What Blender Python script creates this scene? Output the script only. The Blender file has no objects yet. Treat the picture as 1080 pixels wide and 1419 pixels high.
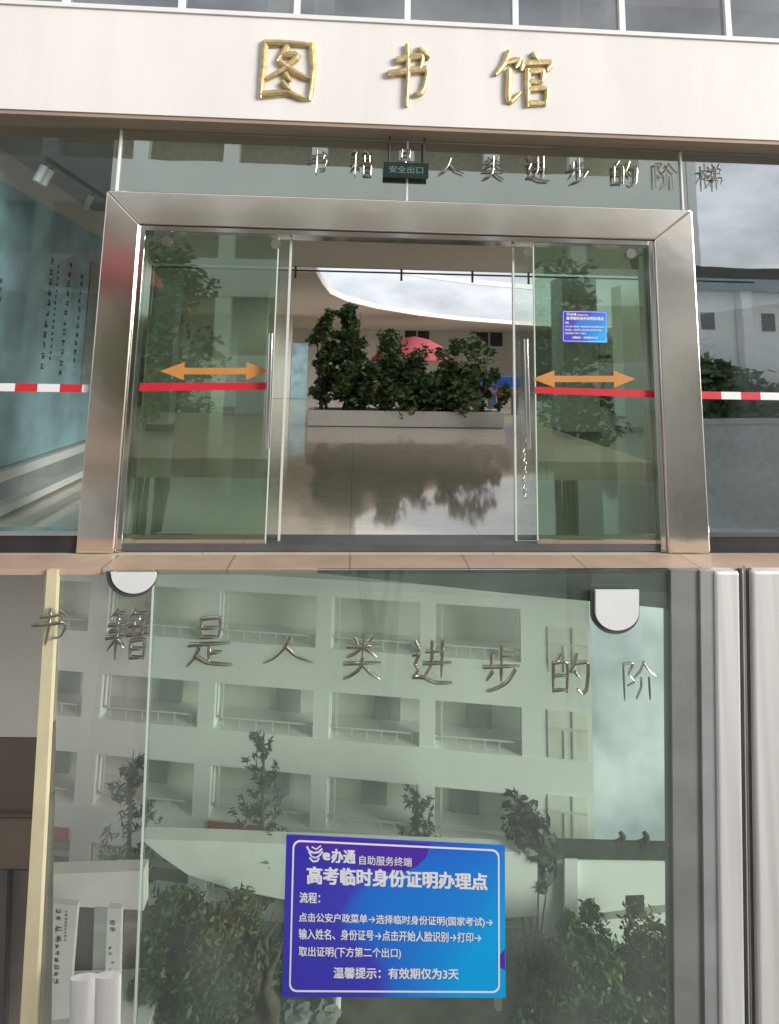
import bpy, math, random
from mathutils import Vector, Matrix
random.seed(7)
R = math.radians
scn = bpy.context.scene
C = scn.collection

# ------------------------------------------------------------------ camera, sky, sun, exposure
F, CX, CY, H = 811.0, 540.0, 394.0, 1.5425        # focal length and principal point in photo pixels
YAW, PITCH, ROLL = R(3.224), R(7.783), R(1.031)
fw = Vector((math.sin(YAW) * math.cos(PITCH), math.cos(YAW) * math.cos(PITCH), math.sin(PITCH)))
rt = Vector((math.cos(YAW), -math.sin(YAW), 0))
up = rt.cross(fw)
rt, up = math.cos(ROLL) * rt + math.sin(ROLL) * up, -math.sin(ROLL) * rt + math.cos(ROLL) * up
cd = bpy.data.cameras.new('camera')
cam = bpy.data.objects.new('camera', cd)
C.objects.link(cam)
cam.matrix_world = Matrix((( rt.x, up.x, -fw.x, 0), (rt.y, up.y, -fw.y, 0), (rt.z, up.z, -fw.z, H), (0, 0, 0, 1)))
cd.sensor_fit = 'HORIZONTAL'
cd.sensor_width = 36
cd.lens = F / 1080 * 36
cd.shift_y = (CY - 709.5) / 1080
cd.clip_start, cd.clip_end = 0.05, 3000
scn.camera = cam
scn.view_settings.view_transform = 'Standard'
scn.view_settings.look = 'None'
scn.view_settings.gamma = 1
scn.view_settings.exposure = 0.55
SUN_EL, SUN_AZ = R(15), R(56)                     # azimuth: to the right of straight behind the camera
wd = bpy.data.worlds.new('World')
scn.world = wd
wd.use_nodes = True
nt = wd.node_tree
nt.nodes.clear()
N = nt.nodes.new
wo = N('ShaderNodeOutputWorld'); sky = N('ShaderNodeTexSky'); b1 = N('ShaderNodeBackground'); b2 = N('ShaderNodeBackground')
mx = N('ShaderNodeMixShader'); tc = N('ShaderNodeTexCoord'); nz = N('ShaderNodeTexNoise'); cr = N('ShaderNodeValToRGB'); mp = N('ShaderNodeMapping')
nz2 = N('ShaderNodeTexNoise'); cr2 = N('ShaderNodeValToRGB')
sky.sky_type = 'NISHITA'; sky.sun_disc = False; sky.sun_elevation = SUN_EL
sky.sun_rotation = math.pi - SUN_AZ
b1.inputs[1].default_value = 0.1
mp.inputs['Scale'].default_value = (1, 1, 2.2)
for n_, s_ in ((nz, 2.6), (nz2, 4.5)):
    n_.inputs['Scale'].default_value = s_; n_.inputs['Detail'].default_value = 7; n_.inputs['Roughness'].default_value = .58
    nt.links.new(mp.outputs[0], n_.inputs['Vector'])
nt.links.new(tc.outputs['Generated'], mp.inputs[0])
cr.color_ramp.elements[0].position = .3; cr.color_ramp.elements[0].color = (.65, .65, .65, 1)
cr.color_ramp.elements[1].position = .5; cr.color_ramp.elements[1].color = (1, 1, 1, 1)
cr2.color_ramp.elements[0].position = .32; cr2.color_ramp.elements[0].color = (.40, .42, .46, 1)
cr2.color_ramp.elements[1].position = .62; cr2.color_ramp.elements[1].color = (.80, .82, .86, 1)
nt.links.new(nz.outputs[0], cr.inputs[0]); nt.links.new(nz2.outputs[0], cr2.inputs[0])
nt.links.new(sky.outputs[0], b1.inputs[0]); nt.links.new(cr2.outputs[0], b2.inputs[0])
b2.inputs[1].default_value = .9
nt.links.new(cr.outputs[0], mx.inputs[0]); nt.links.new(b1.outputs[0], mx.inputs[1]); nt.links.new(b2.outputs[0], mx.inputs[2])
nt.links.new(mx.outputs[0], wo.inputs[0])
sd = bpy.data.lights.new('sun', 'SUN')
sun = bpy.data.objects.new('sun', sd)
C.objects.link(sun)
sd.energy = 3.0; sd.angle = R(26); sd.color = (1, .965, .92)
to_sun = Vector((math.sin(SUN_AZ) * math.cos(SUN_EL), -math.cos(SUN_AZ) * math.cos(SUN_EL), math.sin(SUN_EL)))
sun.rotation_euler = to_sun.to_track_quat('Z', 'Y').to_euler()
sun.location = (30, -30, 40)
scn.cycles.max_bounces = 14
scn.cycles.transparent_max_bounces = 24
scn.cycles.use_denoising = True

# ------------------------------------------------------------------ measuring helpers
CAMP = Vector((0, 0, H))
def ray(px, py):
    return (fw * F + rt * (px - CX) + up * (CY - py)).normalized()
def at(px, py, Y):                      # point of the vertical plane y = Y seen at that spot of the photograph
    d = ray(px, py)
    return CAMP + d * (Y / d.y)
def atz(px, py, z):
    d = ray(px, py)
    return CAMP + d * ((z - H) / d.z)

# ------------------------------------------------------------------ mesh helpers
class MB:
    def __init__(s): s.v, s.f = [], []
    def add(s, vs, fs):
        o = len(s.v); s.v += [tuple(p) for p in vs]; s.f += [tuple(i + o for i in q) for q in fs]; return s
    def box(s, x0, x1, y0, y1, z0, z1):
        return s.add([(x0,y0,z0),(x1,y0,z0),(x1,y1,z0),(x0,y1,z0),(x0,y0,z1),(x1,y0,z1),(x1,y1,z1),(x0,y1,z1)],
                     [(0,3,2,1),(4,5,6,7),(0,1,5,4),(1,2,6,5),(2,3,7,6),(3,0,4,7)])
    def slab(s, pts, d):                # polygon of 3-D points pushed by vector d
        n = len(pts); d = Vector(d)
        return s.add([Vector(p) for p in pts] + [Vector(p) + d for p in pts],
                     [tuple(range(n)), tuple(range(2*n-1, n-1, -1))] + [(i, i + n, (i+1) % n + n, (i+1) % n) for i in range(n)])
    def tube(s, pts, rad, n=8, cap=True):
        pts = [Vector(p) for p in pts]; m = len(pts)
        if not hasattr(rad, '__len__'): rad = [rad] * m
        vs, fs, ref = [], [], None
        for i, p in enumerate(pts):
            t = (pts[min(i+1, m-1)] - pts[max(i-1, 0)]).normalized()
            if ref is None: ref = t.orthogonal().normalized()
            a = (ref - t * ref.dot(t)).normalized(); b = t.cross(a); ref = a
            for k in range(n):
                q = 2 * math.pi * k / n
                vs.append(p + (a * math.cos(q) + b * math.sin(q)) * rad[i])
        for i in range(m - 1):
            for k in range(n):
                fs.append((i*n+k, i*n+(k+1) % n, (i+1)*n+(k+1) % n, (i+1)*n+k))
        s.add(vs, fs)
        if cap:
            s.add(vs[:n], [tuple(range(n-1, -1, -1))]); s.add(vs[-n:], [tuple(range(n))])
        return s
    def build(s, name, mat, parent=None, smooth=False):
        me = bpy.data.meshes.new(name); me.from_pydata(s.v, [], s.f); me.update()
        return link(name, me, mat, parent, smooth)
def link(name, me, mat, parent=None, smooth=False):
    o = bpy.data.objects.new(name, me); C.objects.link(o); me.materials.append(mat)
    if smooth:
        for p in me.polygons: p.use_smooth = True
    if parent is not None:
        o.parent = parent
        wl = parent.location.copy() if parent.parent is None else Vector((0, 0, 0))    # parts keep their origin at the world's
        o.matrix_parent_inverse = Matrix.Translation(-wl)
    return o
def bevel(o, w=.01, seg=2):
    m = o.modifiers.new('bevel', 'BEVEL'); m.width = w; m.segments = seg; m.limit_method = 'ANGLE'; return o
def thing(name, loc, label, cat, group=None):
    o = bpy.data.objects.new(name, None); C.objects.link(o); o.location = loc
    return tag(o, label, cat, group)
def tag(o, label, cat, group=None):
    o['label'] = label; o['category'] = cat
    if group: o['group'] = group
    return o
def struct(o): o['kind'] = 'structure'; return o

# ------------------------------------------------------------------ materials
def pm(name, col, rough=.6, metal=0., var=.12, scale=4., bump=0., bscale=60., stretch=(1,1,1), spec=.5):
    m = bpy.data.materials.new(name); m.use_nodes = True
    t = m.node_tree; b = t.nodes['Principled BSDF']
    b.inputs['Roughness'].default_value = rough; b.inputs['Metallic'].default_value = metal
    b.inputs['Specular IOR Level'].default_value = spec
    tc = t.nodes.new('ShaderNodeTexCoord'); mp = t.nodes.new('ShaderNodeMapping'); mp.inputs['Scale'].default_value = stretch
    n = t.nodes.new('ShaderNodeTexNoise'); n.inputs['Scale'].default_value = scale; n.inputs['Detail'].default_value = 6
    t.links.new(tc.outputs['Object'], mp.inputs[0]); t.links.new(mp.outputs[0], n.inputs['Vector'])
    r = t.nodes.new('ShaderNodeValToRGB')
    r.color_ramp.elements[0].position = .3; r.color_ramp.elements[1].position = .7
    r.color_ramp.elements[0].color = tuple(max(0, c * (1 - var)) for c in col) + (1,)
    r.color_ramp.elements[1].color = tuple(min(1, c * (1 + var)) for c in col) + (1,)
    t.links.new(n.outputs[0], r.inputs[0]); t.links.new(r.outputs[0], b.inputs['Base Color'])
    if bump:
        n2 = t.nodes.new('ShaderNodeTexNoise'); n2.inputs['Scale'].default_value = bscale; n2.inputs['Detail'].default_value = 4
        t.links.new(mp.outputs[0], n2.inputs['Vector'])
        bp = t.nodes.new('ShaderNodeBump'); bp.inputs['Strength'].default_value = bump; bp.inputs['Distance'].default_value = .02
        t.links.new(n2.outputs[0], bp.inputs['Height']); t.links.new(bp.outputs[0], b.inputs['Normal'])
    return m
def glass(name, tint, refl, rtint=(.9, .93, .95), wave=.0, fm=.6, veil=0.):
    m = bpy.data.materials.new(name); m.use_nodes = True; t = m.node_tree; t.nodes.clear()
    o = t.nodes.new('ShaderNodeOutputMaterial'); tr = t.nodes.new('ShaderNodeBsdfTransparent'); gl = t.nodes.new('ShaderNodeBsdfGlossy')
    mi = t.nodes.new('ShaderNodeMixShader'); lw = t.nodes.new('ShaderNodeLayerWeight'); ma = t.nodes.new('ShaderNodeMath')
    lw.inputs[0].default_value = .25; ma.operation = 'ADD'; ma.use_clamp = True; ma.inputs[1].default_value = refl
    mu = t.nodes.new('ShaderNodeMath'); mu.operation = 'MULTIPLY'; mu.inputs[1].default_value = fm
    t.links.new(lw.outputs['Fresnel'], mu.inputs[0]); t.links.new(mu.outputs[0], ma.inputs[0])
    tr.inputs[0].default_value = tint + (1,); gl.inputs[0].default_value = rtint + (1,); gl.inputs[1].default_value = .01
    if wave:
        tc = t.nodes.new('ShaderNodeTexCoord'); n = t.nodes.new('ShaderNodeTexNoise'); n.inputs['Scale'].default_value = 1.3
        bp = t.nodes.new('ShaderNodeBump'); bp.inputs['Strength'].default_value = wave; bp.inputs['Distance'].default_value = .05
        t.links.new(tc.outputs['Object'], n.inputs['Vector']); t.links.new(n.outputs[0], bp.inputs['Height']); t.links.new(bp.outputs[0], gl.inputs['Normal'])
    t.links.new(ma.outputs[0], mi.inputs[0]); t.links.new(tr.outputs[0], mi.inputs[1]); t.links.new(gl.outputs[0], mi.inputs[2])
    if veil:   # pale diffuse mix imitating the haze of reflections on the glass
        df = t.nodes.new('ShaderNodeBsdfDiffuse'); df.inputs[0].default_value = (.80, .86, .79, 1); m3 = t.nodes.new('ShaderNodeMixShader')
        tc = t.nodes.new('ShaderNodeTexCoord'); n = t.nodes.new('ShaderNodeTexNoise'); n.inputs['Scale'].default_value = 2.2; n.inputs['Detail'].default_value = 5
        k = t.nodes.new('ShaderNodeMath'); k.operation = 'MULTIPLY'; k.inputs[1].default_value = veil * 2; t.links.new(tc.outputs['Object'], n.inputs['Vector']); t.links.new(n.outputs[0], k.inputs[0])
        t.links.new(k.outputs[0], m3.inputs[0]); t.links.new(mi.outputs[0], m3.inputs[1]); t.links.new(df.outputs[0], m3.inputs[2]); t.links.new(m3.outputs[0], o.inputs[0])
    else: t.links.new(mi.outputs[0], o.inputs[0])
    return m
def brick_mat(name, col, mortar, w, h, rough=.5, ms=.008, axis='XY', spec=.5, var=.12):
    m = pm(name, col, rough, spec=spec, var=var); t = m.node_tree; b = t.nodes['Principled BSDF']
    r = [n for n in t.nodes if n.type == 'VALTORGB'][0]; tc = [n for n in t.nodes if n.type == 'TEX_COORD'][0]
    br = t.nodes.new('ShaderNodeTexBrick'); br.offset = 0; br.inputs['Scale'].default_value = 1; br.inputs['Brick Width'].default_value = w; br.inputs['Row Height'].default_value = h
    br.inputs['Mortar Size'].default_value = ms; br.inputs['Mortar'].default_value = mortar + (1,)
    t.links.new(tc.outputs['Object'], br.inputs['Vector'])
    t.links.new(r.outputs[0], br.inputs['Color1']); t.links.new(r.outputs[0], br.inputs['Color2'])
    t.links.new(br.outputs[0], b.inputs['Base Color'])
    return m
def leaf_mat(name, a, b_, scale=3.):
    m = pm(name, a, .5, var=.0, scale=scale); t = m.node_tree
    r = [n for n in t.nodes if n.type == 'VALTORGB'][0]
    r.color_ramp.elements[0].color = a + (1,); r.color_ramp.elements[1].color = b_ + (1,)
    r.color_ramp.elements[0].position = .38; r.color_ramp.elements[1].position = .62
    return m

M_fascia = pm('white_plaster', (.80, .77, .74), .75, var=.05, scale=1.1, bump=.06, bscale=7, stretch=(2.2, 1, .3))
M_soffit = pm('brown_soffit', (.36, .27, .21), .6, var=.12, stretch=(.3, 3, 3))
M_white = pm('white_paint', (.78, .78, .77), .5, var=.04)
M_mull = pm('white_mullion', (.8, .8, .8), .4, var=.03)
M_steel = pm('brushed_steel', (.92, .85, .77), .16, 1., var=.05, scale=3, bump=.28, bscale=1.2, stretch=(.8, 1, .9))
M_steel2 = pm('polished_steel', (.72, .71, .70), .12, 1., var=.04, bump=.1, bscale=2)
M_black = pm('black_base', (.03, .028, .03), .35, var=.2)
M_dark = pm('dark_frame', (.09, .092, .09), .4, var=.15)
M_transom = glass('transom_glass', (.76, .80, .78), .52, rtint=(.90, .98, .92), wave=.02)
M_side = glass('side_glass', (.92, .96, .95), .03, wave=.02, fm=.2)
M_side2 = glass('mirror_side_glass', (.74, .80, .79), .55, wave=.02)
M_upwin = glass('upper_window_glass', (.72, .72, .70), .2)
M_door = glass('door_glass', (.70, .82, .72), .17, rtint=(.84, .94, .87), wave=.015, veil=.012)
M_leaf = glass('leaf_glass', (.90, .94, .91), .05, rtint=(.8, .92, .86), veil=.02)
M_low = glass('green_glass', (.84, .93, .86), .05, rtint=(.8, .95, .88), veil=.055)
M_lowclear = glass('clear_glass', (.88, .91, .88), .04, veil=.06)
def striped(w, x0):
    m = pm('striped_film', (.82, .80, .80), .5, var=.03); t = m.node_tree; b = t.nodes['Principled BSDF']
    tc = [n for n in t.nodes if n.type == 'TEX_COORD'][0]; r = [n for n in t.nodes if n.type == 'VALTORGB'][0]
    sp = t.nodes.new('ShaderNodeSeparateXYZ'); t.links.new(tc.outputs['Object'], sp.inputs[0])
    a = t.nodes.new('ShaderNodeMath'); a.operation = 'SUBTRACT'; a.inputs[1].default_value = x0; t.links.new(sp.outputs[0], a.inputs[0])
    p = t.nodes.new('ShaderNodeMath'); p.operation = 'FLOORED_MODULO'; p.inputs[1].default_value = 2 * w; t.links.new(a.outputs[0], p.inputs[0])
    g = t.nodes.new('ShaderNodeMath'); g.operation = 'LESS_THAN'; g.inputs[1].default_value = w; t.links.new(p.outputs[0], g.inputs[0])
    mi = t.nodes.new('ShaderNodeMix'); mi.data_type = 'RGBA'; t.links.new(g.outputs[0], mi.inputs[0]); t.links.new(r.outputs[0], mi.inputs[6]); mi.inputs[7].default_value = (.62, .02, .035, 1)
    t.links.new(mi.outputs[2], b.inputs['Base Color']); return m
M_gold = pm('gilt_metal', (.64, .50, .26), .48, 1., var=.25, scale=14, bump=.25, bscale=25)
M_lett = pm('aged_steel_letter', (.52, .50, .42), .28, 1., var=.3, scale=8, bump=.2, bscale=10)
M_lettfade = pm('sky_faded_letter', (.62, .60, .52), .3, 1., var=.25, scale=6, bump=.2, bscale=8)  # letter steel coloured paler to imitate fading into the reflected sky
M_red = pm('red_film', (.62, .02, .035), .45, var=.08)
M_orange = pm('orange_film', (.55, .24, .06), .5, var=.08)
M_tapew = pm('white_film', (.82, .80, .80), .5, var=.04)
M_floor = brick_mat('polished_floor_tile', (.80, .71, .58), (.5, .43, .35), 1.2, 1.2, .06, .004, spec=.6, var=.08)
M_satin = pm('satin_steel', (.90, .87, .84), .27, .3, var=.14, scale=3, stretch=(4, 4, .12))
M_post = pm('grey_post', (.24, .245, .23), .4, var=.12)
M_granite = brick_mat('beige_granite', (.52, .37, .27), (.30, .2, .14), .92, 1.4, .5, .008, var=.10)
M_ceil = pm('ceiling_paint', (.70, .65, .59), .8, var=.05)
M_inwall = pm('interior_paint', (.74, .72, .68), .7, var=.05)
M_teal = pm('teal_board', (.33, .52, .58), .45, var=.3, scale=2)
M_grey = pm('grey_paint', (.34, .36, .35), .6, var=.12)
M_ink = pm('black_ink', (.02, .02, .022), .6, var=.1)
M_green = pm('exit_green', (.010, .028, .025), .3, var=.1)
M_exit = pm('exit_lettering', (.15, .24, .22), .5, var=.05)
M_ground = pm('concrete_ground', (.30, .29, .27), .8, var=.18, scale=.7, bump=.3, bscale=12)
M_fade = pm('faded_red', (.40, .10, .08), .7, var=.2)
M_garden = pm('garden_soil', (.13, .12, .09), .9, var=.35, scale=3, bump=.5, bscale=15)
M_lowwall = pm('pale_school_wall', (.84, .85, .83), .8, var=.06, scale=.8, stretch=(1, 1, .4))
M_corr = pm('corridor_wall', (.74, .74, .66), .8, var=.15, scale=1)
M_pink = pm('greyish_plaster', (.78, .71, .67), .8, var=.05, scale=.8)
M_brown = pm('brown_panel', (.21, .165, .14), .7, var=.12, scale=1.2)
M_cream = pm('cream_edge', (.70, .62, .40), .35, var=.08)
M_rail = pm('rail_paint', (.62, .66, .62), .5, var=.05)
M_roof = pm('grey_roof_tile', (.05, .055, .055), .85, var=.25, scale=8, spec=.05, bump=.4, bscale=6)
M_bark = pm('bark', (.07, .055, .045), .9, var=.3, scale=12)
M_lf5 = leaf_mat('planter_leaf', (.045, .085, .03), (.12, .19, .055))
M_lf1 = leaf_mat('dark_leaf', (.022, .045, .018), (.06, .115, .035))
M_lf2 = leaf_mat('mid_leaf', (.03, .065, .018), (.09, .14, .035))
M_lf3 = leaf_mat('pine_needle', (.03, .045, .035), (.055, .08, .055))
M_lf4 = leaf_mat('olive_leaf', (.05, .06, .025), (.13, .115, .04))
M_parasol = pm('red_canvas', (.42, .07, .085), .7, var=.15)
M_blue = pm('blue_plastic', (.015, .09, .42), .45, var=.15)
M_redwood = pm('red_bench_paint', (.30, .05, .03), .6, var=.2)
M_stone = pm('pale_rock', (.24, .24, .24), .8, var=.35, scale=3, bump=.5, bscale=8)
M_wood = pm('driftwood', (.10, .075, .055), .85, var=.4, scale=8, bump=.5, bscale=20)

# ------------------------------------------------------------------ brushed characters (strokes in a 100 x 100 box, y down)
G = {
'图': [[(8,7),(6,97)],[(7,8),(50,6),(91,7)],[(90,6),(94,50),(90,97)],[(6,93),(50,88),(80,97)],[(46,12),(32,36)],[(38,26),(66,26),(42,50),(12,68)],[(36,38),(58,52),(86,64)],[(46,58),(54,68)],[(42,72),(55,84)]],
'书': [[(20,28),(72,20),(68,42)],[(3,50),(80,41),(78,66),(70,78),(54,82)],[(42,4),(43,50),(40,98)],[(66,9),(86,22)]],
'馆': [[(26,3),(18,24),(4,44)],[(20,22),(44,16),(38,30)],[(26,36),(25,92),(44,76)],[(68,3),(74,14)],[(50,20),(47,34)],[(48,22),(98,18),(92,32)],[(58,34),(57,98)],[(58,37),(84,34),(82,54)],[(58,55),(82,54)],[(58,68),(90,66),(88,94)],[(58,93),(88,92)]],
'籍': [[(22,2),(8,16)],[(16,10),(40,8)],[(26,10),(30,19)],[(62,2),(50,16)],[(56,10),(90,8)],[(70,10),(76,19)],[(6,33),(42,30)],[(10,45),(40,42)],[(2,57),(46,54)],[(25,22),(24,98)],[(22,58),(6,80)],[(26,60),(42,74)],[(52,34),(94,32)],[(62,24),(62,50)],[(82,24),(82,50)],[(48,52),(98,50)],[(58,62),(58,98)],[(58,63),(88,61),(88,98)],[(58,78),(88,78)],[(58,95),(88,95)]],
'是': [[(32,5),(30,44)],[(32,6),(70,5),(68,44)],[(31,24),(69,24)],[(30,42),(68,42)],[(8,57),(92,54)],[(50,56),(50,90)],[(50,73),(76,71)],[(28,64),(20,82),(6,97)],[(20,78),(48,92),(98,97)]],
'人': [[(50,6),(40,45),(22,76),(3,92)],[(45,42),(66,70),(98,88)]],
'类': [[(28,8),(38,21)],[(72,5),(60,20)],[(10,29),(90,26)],[(50,3),(50,50)],[(46,30),(30,44),(12,52)],[(54,30),(84,49)],[(4,66),(96,62)],[(50,54),(44,76),(26,90),(6,98)],[(52,68),(70,84),(94,97)]],
'进': [[(36,29),(88,26)],[(30,55),(96,52)],[(50,8),(50,54),(36,80)],[(75,5),(74,82)],[(10,8),(20,21)],[(4,37),(20,35),(11,56),(20,68),(6,84)],[(6,84),(30,84),(60,95),(99,95)]],
'步': [[(50,3),(50,45)],[(50,22),(80,20)],[(25,20),(24,45)],[(4,48),(96,44)],[(50,50),(50,76)],[(28,57),(12,76)],[(86,52),(66,78),(40,92),(14,99)]],
'的': [[(27,3),(16,23)],[(10,25),(9,92)],[(10,26),(43,24),(42,92)],[(10,55),(42,54)],[(10,88),(42,87)],[(66,3),(60,26),(50,46)],[(60,27),(94,25),(90,84),(78,96),(68,86)],[(62,46),(75,61)]],
'阶': [[(11,8),(10,99)],[(10,9),(38,7),(24,34),(39,54),(20,64)],[(68,3),(56,28),(38,46)],[(68,8),(82,28),(99,41)],[(58,44),(57,68),(42,97)],[(80,44),(80,99)]],
'梯': [[(3,31),(43,28)],[(24,3),(24,99)],[(22,34),(3,72)],[(26,42),(41,57)],[(56,3),(63,17)],[(88,2),(78,17)],[(50,23),(90,20),(90,38)],[(54,39),(90,38)],[(54,38),(52,57)],[(52,57),(97,54),(91,80)],[(72,20),(72,99)],[(68,58),(44,88)]],
}
def smooth_path(p, n=5):
    p = [Vector((x, 0, -y)) for x, y in p]
    if len(p) == 2: return [p[0].lerp(p[1], k / 3) for k in range(4)]
    out = []
    q = [p[0]] + p + [p[-1]]
    for i in range(1, len(q) - 2):
        sharp = False
        for k in range(n):
            t = k / n
            a, b, c, d = q[i-1], q[i], q[i+1], q[i+2]
            lin = b.lerp(c, t)
            cat = .5 * ((2*b) + (c-a)*t + (2*a-5*b+4*c-d)*t*t + (3*b-a-3*c+d)*t**3)
            out.append(lin.lerp(cat, .55))
    out.append(p[-1])
    return out
def glyph(ch, w, thick, ridge=True):
    """A raised brush-written character as one mesh, box 0..100 across, facing -y, on the plane y = 0."""
    mb = MB()
    for si, st in enumerate(G[ch]):
        pts = smooth_path(st); n = len(pts)
        vs, fs = [], []
        dy = .02 * si
        for i, p in enumerate(pts):
            t = (pts[min(i+1, n-1)] - pts[max(i-1, 0)]).normalized()
            s = Vector((-t.z, 0, t.x))
            u = i / (n - 1)
            k = w * (1.12 - .5 * abs(u - .15) * (1 if len(st) > 1 else 0)) * (.9 if u > .93 else 1)
            k *= random.uniform(.96, 1.04)
            if i == 0: p = p - t * w * .35
            if i == n - 1: p = p + t * w * .35; k *= .62
            Yv = Vector((0, -1, 0))
            for a, h in ((-1, 0), (-1, .6), (-.72, .88), (0, 1.05), (.72, .88), (1, .6), (1, 0)):
                vs.append(p + s * a * k + Yv * (h * thick + dy))
        for i in range(n - 1):
            for j in range(6):
                fs.append((i*7+j, (i+1)*7+j, (i+1)*7+j+1, i*7+j+1))
        fs += [tuple(range(7)), tuple(range(n*7-1, n*7-8, -1))]
        mb.add(vs, fs)
    return mb
def put_glyph(ch, name, x0, x1, y0, y1, Y, mat, w, thick, label, cat, group, skew=0.):
    """x0..y1: where it stands in the photo; it is built at its real size on the plane y = Y."""
    a, b, c = at(x0, y0, Y), at(x1, y0, Y), at(x0, y1, Y)
    wx, hz = (b.x - a.x), (a.z - c.z)
    mb = glyph(ch, w, thick)
    s = hz / 100
    o = mb.build(name, mat)
    for v in o.data.vertices:
        x, y, z = v.co
        v.co = (x / 100 * wx + skew * z * s * .0, y * s, z * s)
    o.data.update()
    o.location = a
    o.rotation_euler.y = R(random.uniform(-1, 2))
    return tag(o, label, cat, group)

def text_mesh(s, bold=0.0, ext=0.0):
    cu = bpy.data.curves.new('lettering', 'FONT'); cu.body = s; cu.size = 1; cu.offset = bold; cu.extrude = ext; cu.resolution_u = 2
    o = bpy.data.objects.new('lettering_source', cu); C.objects.link(o)
    dg = bpy.context.evaluated_depsgraph_get()
    me = bpy.data.meshes.new_from_object(o.evaluated_get(dg))
    bpy.data.objects.remove(o); bpy.data.curves.remove(cu)
    return me
def text_on(s, fit, name, mat, parent, bold=0.0):
    """fit: function of (u 0..1, v 0..1 upwards) giving the world point."""
    me = text_mesh(s)
    if bold:
        base = [v.co.copy() for v in me.vertices]; fs = [list(p.vertices) for p in me.polygons]; V, Fc = [], []
        for k, (dx, dy) in enumerate(((-1, -.6), (1, -.6), (-1, .6), (1, .6), (0, 0))):
            o_ = len(V); V += [(b.x + dx * bold, b.y + dy * bold, k) for b in base]; Fc += [[i + o_ for i in f] for f in fs]
        me = bpy.data.meshes.new(name); me.from_pydata(V, [], Fc); me.update()
    xs = [v.co.x for v in me.vertices]; ys = [v.co.y for v in me.vertices]
    x0, x1, y0, y1 = min(xs), max(xs), min(ys), max(ys)
    for v in me.vertices:
        v.co = fit((v.co.x - x0) / (x1 - x0), (v.co.y - y0) / (y1 - y0)) + Vector((0, -.0004 * v.co.z, 0))
    me.name = name; me.materials.clear()
    return link(name, me, mat, parent)
def scribble(mb, P, n=5):
    """An unreadable tiny character: a few short bars inside the unit box mapped by P(u, v)."""
    for k in range(n):
        if random.random() < .55:
            v = random.uniform(.05, .9); u0 = random.uniform(0, .3); u1 = random.uniform(.6, 1)
            q = [P(u0, v), P(u1, v), P(u1, v + .11), P(u0, v + .11)]
        else:
            u = random.uniform(.05, .85); v0 = random.uniform(0, .3); v1 = random.uniform(.6, 1)
            q = [P(u, v0), P(u + .12, v0), P(u + .12, v1), P(u, v1)]
        mb.add(q, [(0, 1, 2, 3)])

# ------------------------------------------------------------------ plants
def leaves(mb, centre, rad, n, size, shell=.55, narrow=.45):
    for _ in range(n):
        d = Vector((random.gauss(0, 1), random.gauss(0, 1), random.gauss(0, 1))).normalized() * (shell + (1 - shell) * random.random()) ** .8
        p = Vector(centre) + Vector((d.x * rad[0], d.y * rad[1], d.z * rad[2]))
        a = Vector((random.gauss(0, 1), random.gauss(0, 1), random.gauss(0, .6))).normalized()
        b = a.orthogonal().normalized(); b.rotate(Matrix.Rotation(random.uniform(0, 6.3), 3, a))
        s = size * random.uniform(.45, 1.5)
        mb.add([p - a*s, p + b*s*narrow, p + a*s, p - b*s*narrow], [(0, 1, 2, 3)])
def shrub(base, w, h, label, mat, group, cat='shrub', clumps=14, n=70, size=.07, name='shrub', low=.12, stems=5, taper=.0, cluster=.3):
    b = Vector(base)
    t = thing(name, b, label, cat, group)
    st = MB(); fo = MB()
    for k in range(stems):
        top = b + Vector((random.uniform(-.3, .3) * w, random.uniform(-.3, .3) * w, h * random.uniform(.6, .95)))
        mid = b.lerp(top, .5) + Vector((random.uniform(-.08, .08) * w, 0, 0))
        st.tube([b + Vector((random.uniform(-.12, .12) * w, random.uniform(-.1, .1) * w, 0)), mid, top], [.022 * h * .6, .014 * h * .6, .004], 6)
    for k in range(clumps):
        z = low + (1 - low) * (k + random.random()) / clumps
        ww = w * .5 * (1 - taper * z) * (.75 + .35 * math.sin(z * 3.0))
        a = random.uniform(0, 6.3); r = ww * random.uniform(.15, .85)
        c = b + Vector((math.cos(a) * r, math.sin(a) * r, h * z * .94))
        cr_ = w * cluster * random.uniform(.6, 1.15) * (1 - taper * z * .75)
        leaves(fo, c, (cr_, cr_, cr_ * .8), n, size, .3)
    st.build('stem', M_bark, t); fo.build('foliage', mat, t)
    return t
def pine(base, h, label, group):
    b = Vector(base); t = thing('conifer_tree', b, label, 'tree', group)
    tr = MB().tube([b, b + Vector((.05, 0, h * .5)), b + Vector((0, 0, h))], [h * .018, h * .012, .006], 7)
    tr.build('trunk', M_bark, t)
    fo = MB()
    n = int(h * 3.2)
    for k in range(n):
        u = .3 + .7 * k / n; L = h * .20 * (1.12 - u) + .10
        for j in range(4):
            a = random.uniform(0, 6.3); z = h * u + random.uniform(-.1, .1)
            d = Vector((math.cos(a), math.sin(a), .0)); e0 = b + Vector((0, 0, z))
            l = L * random.uniform(.6, 1.1)
            tip = e0 + d * l + Vector((0, 0, l * .55)); mid = e0 + d * l * .7 + Vector((0, 0, l * .12))
            for q in range(26):
                s = random.random(); p = e0.lerp(mid, s * 2) if s < .5 else mid.lerp(tip, s * 2 - 1)
                leaves(fo, p, (.05, .05, .05), 1, .075, .1, .22)
    fo.build('crown', M_lf3, t)
    return t

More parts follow.
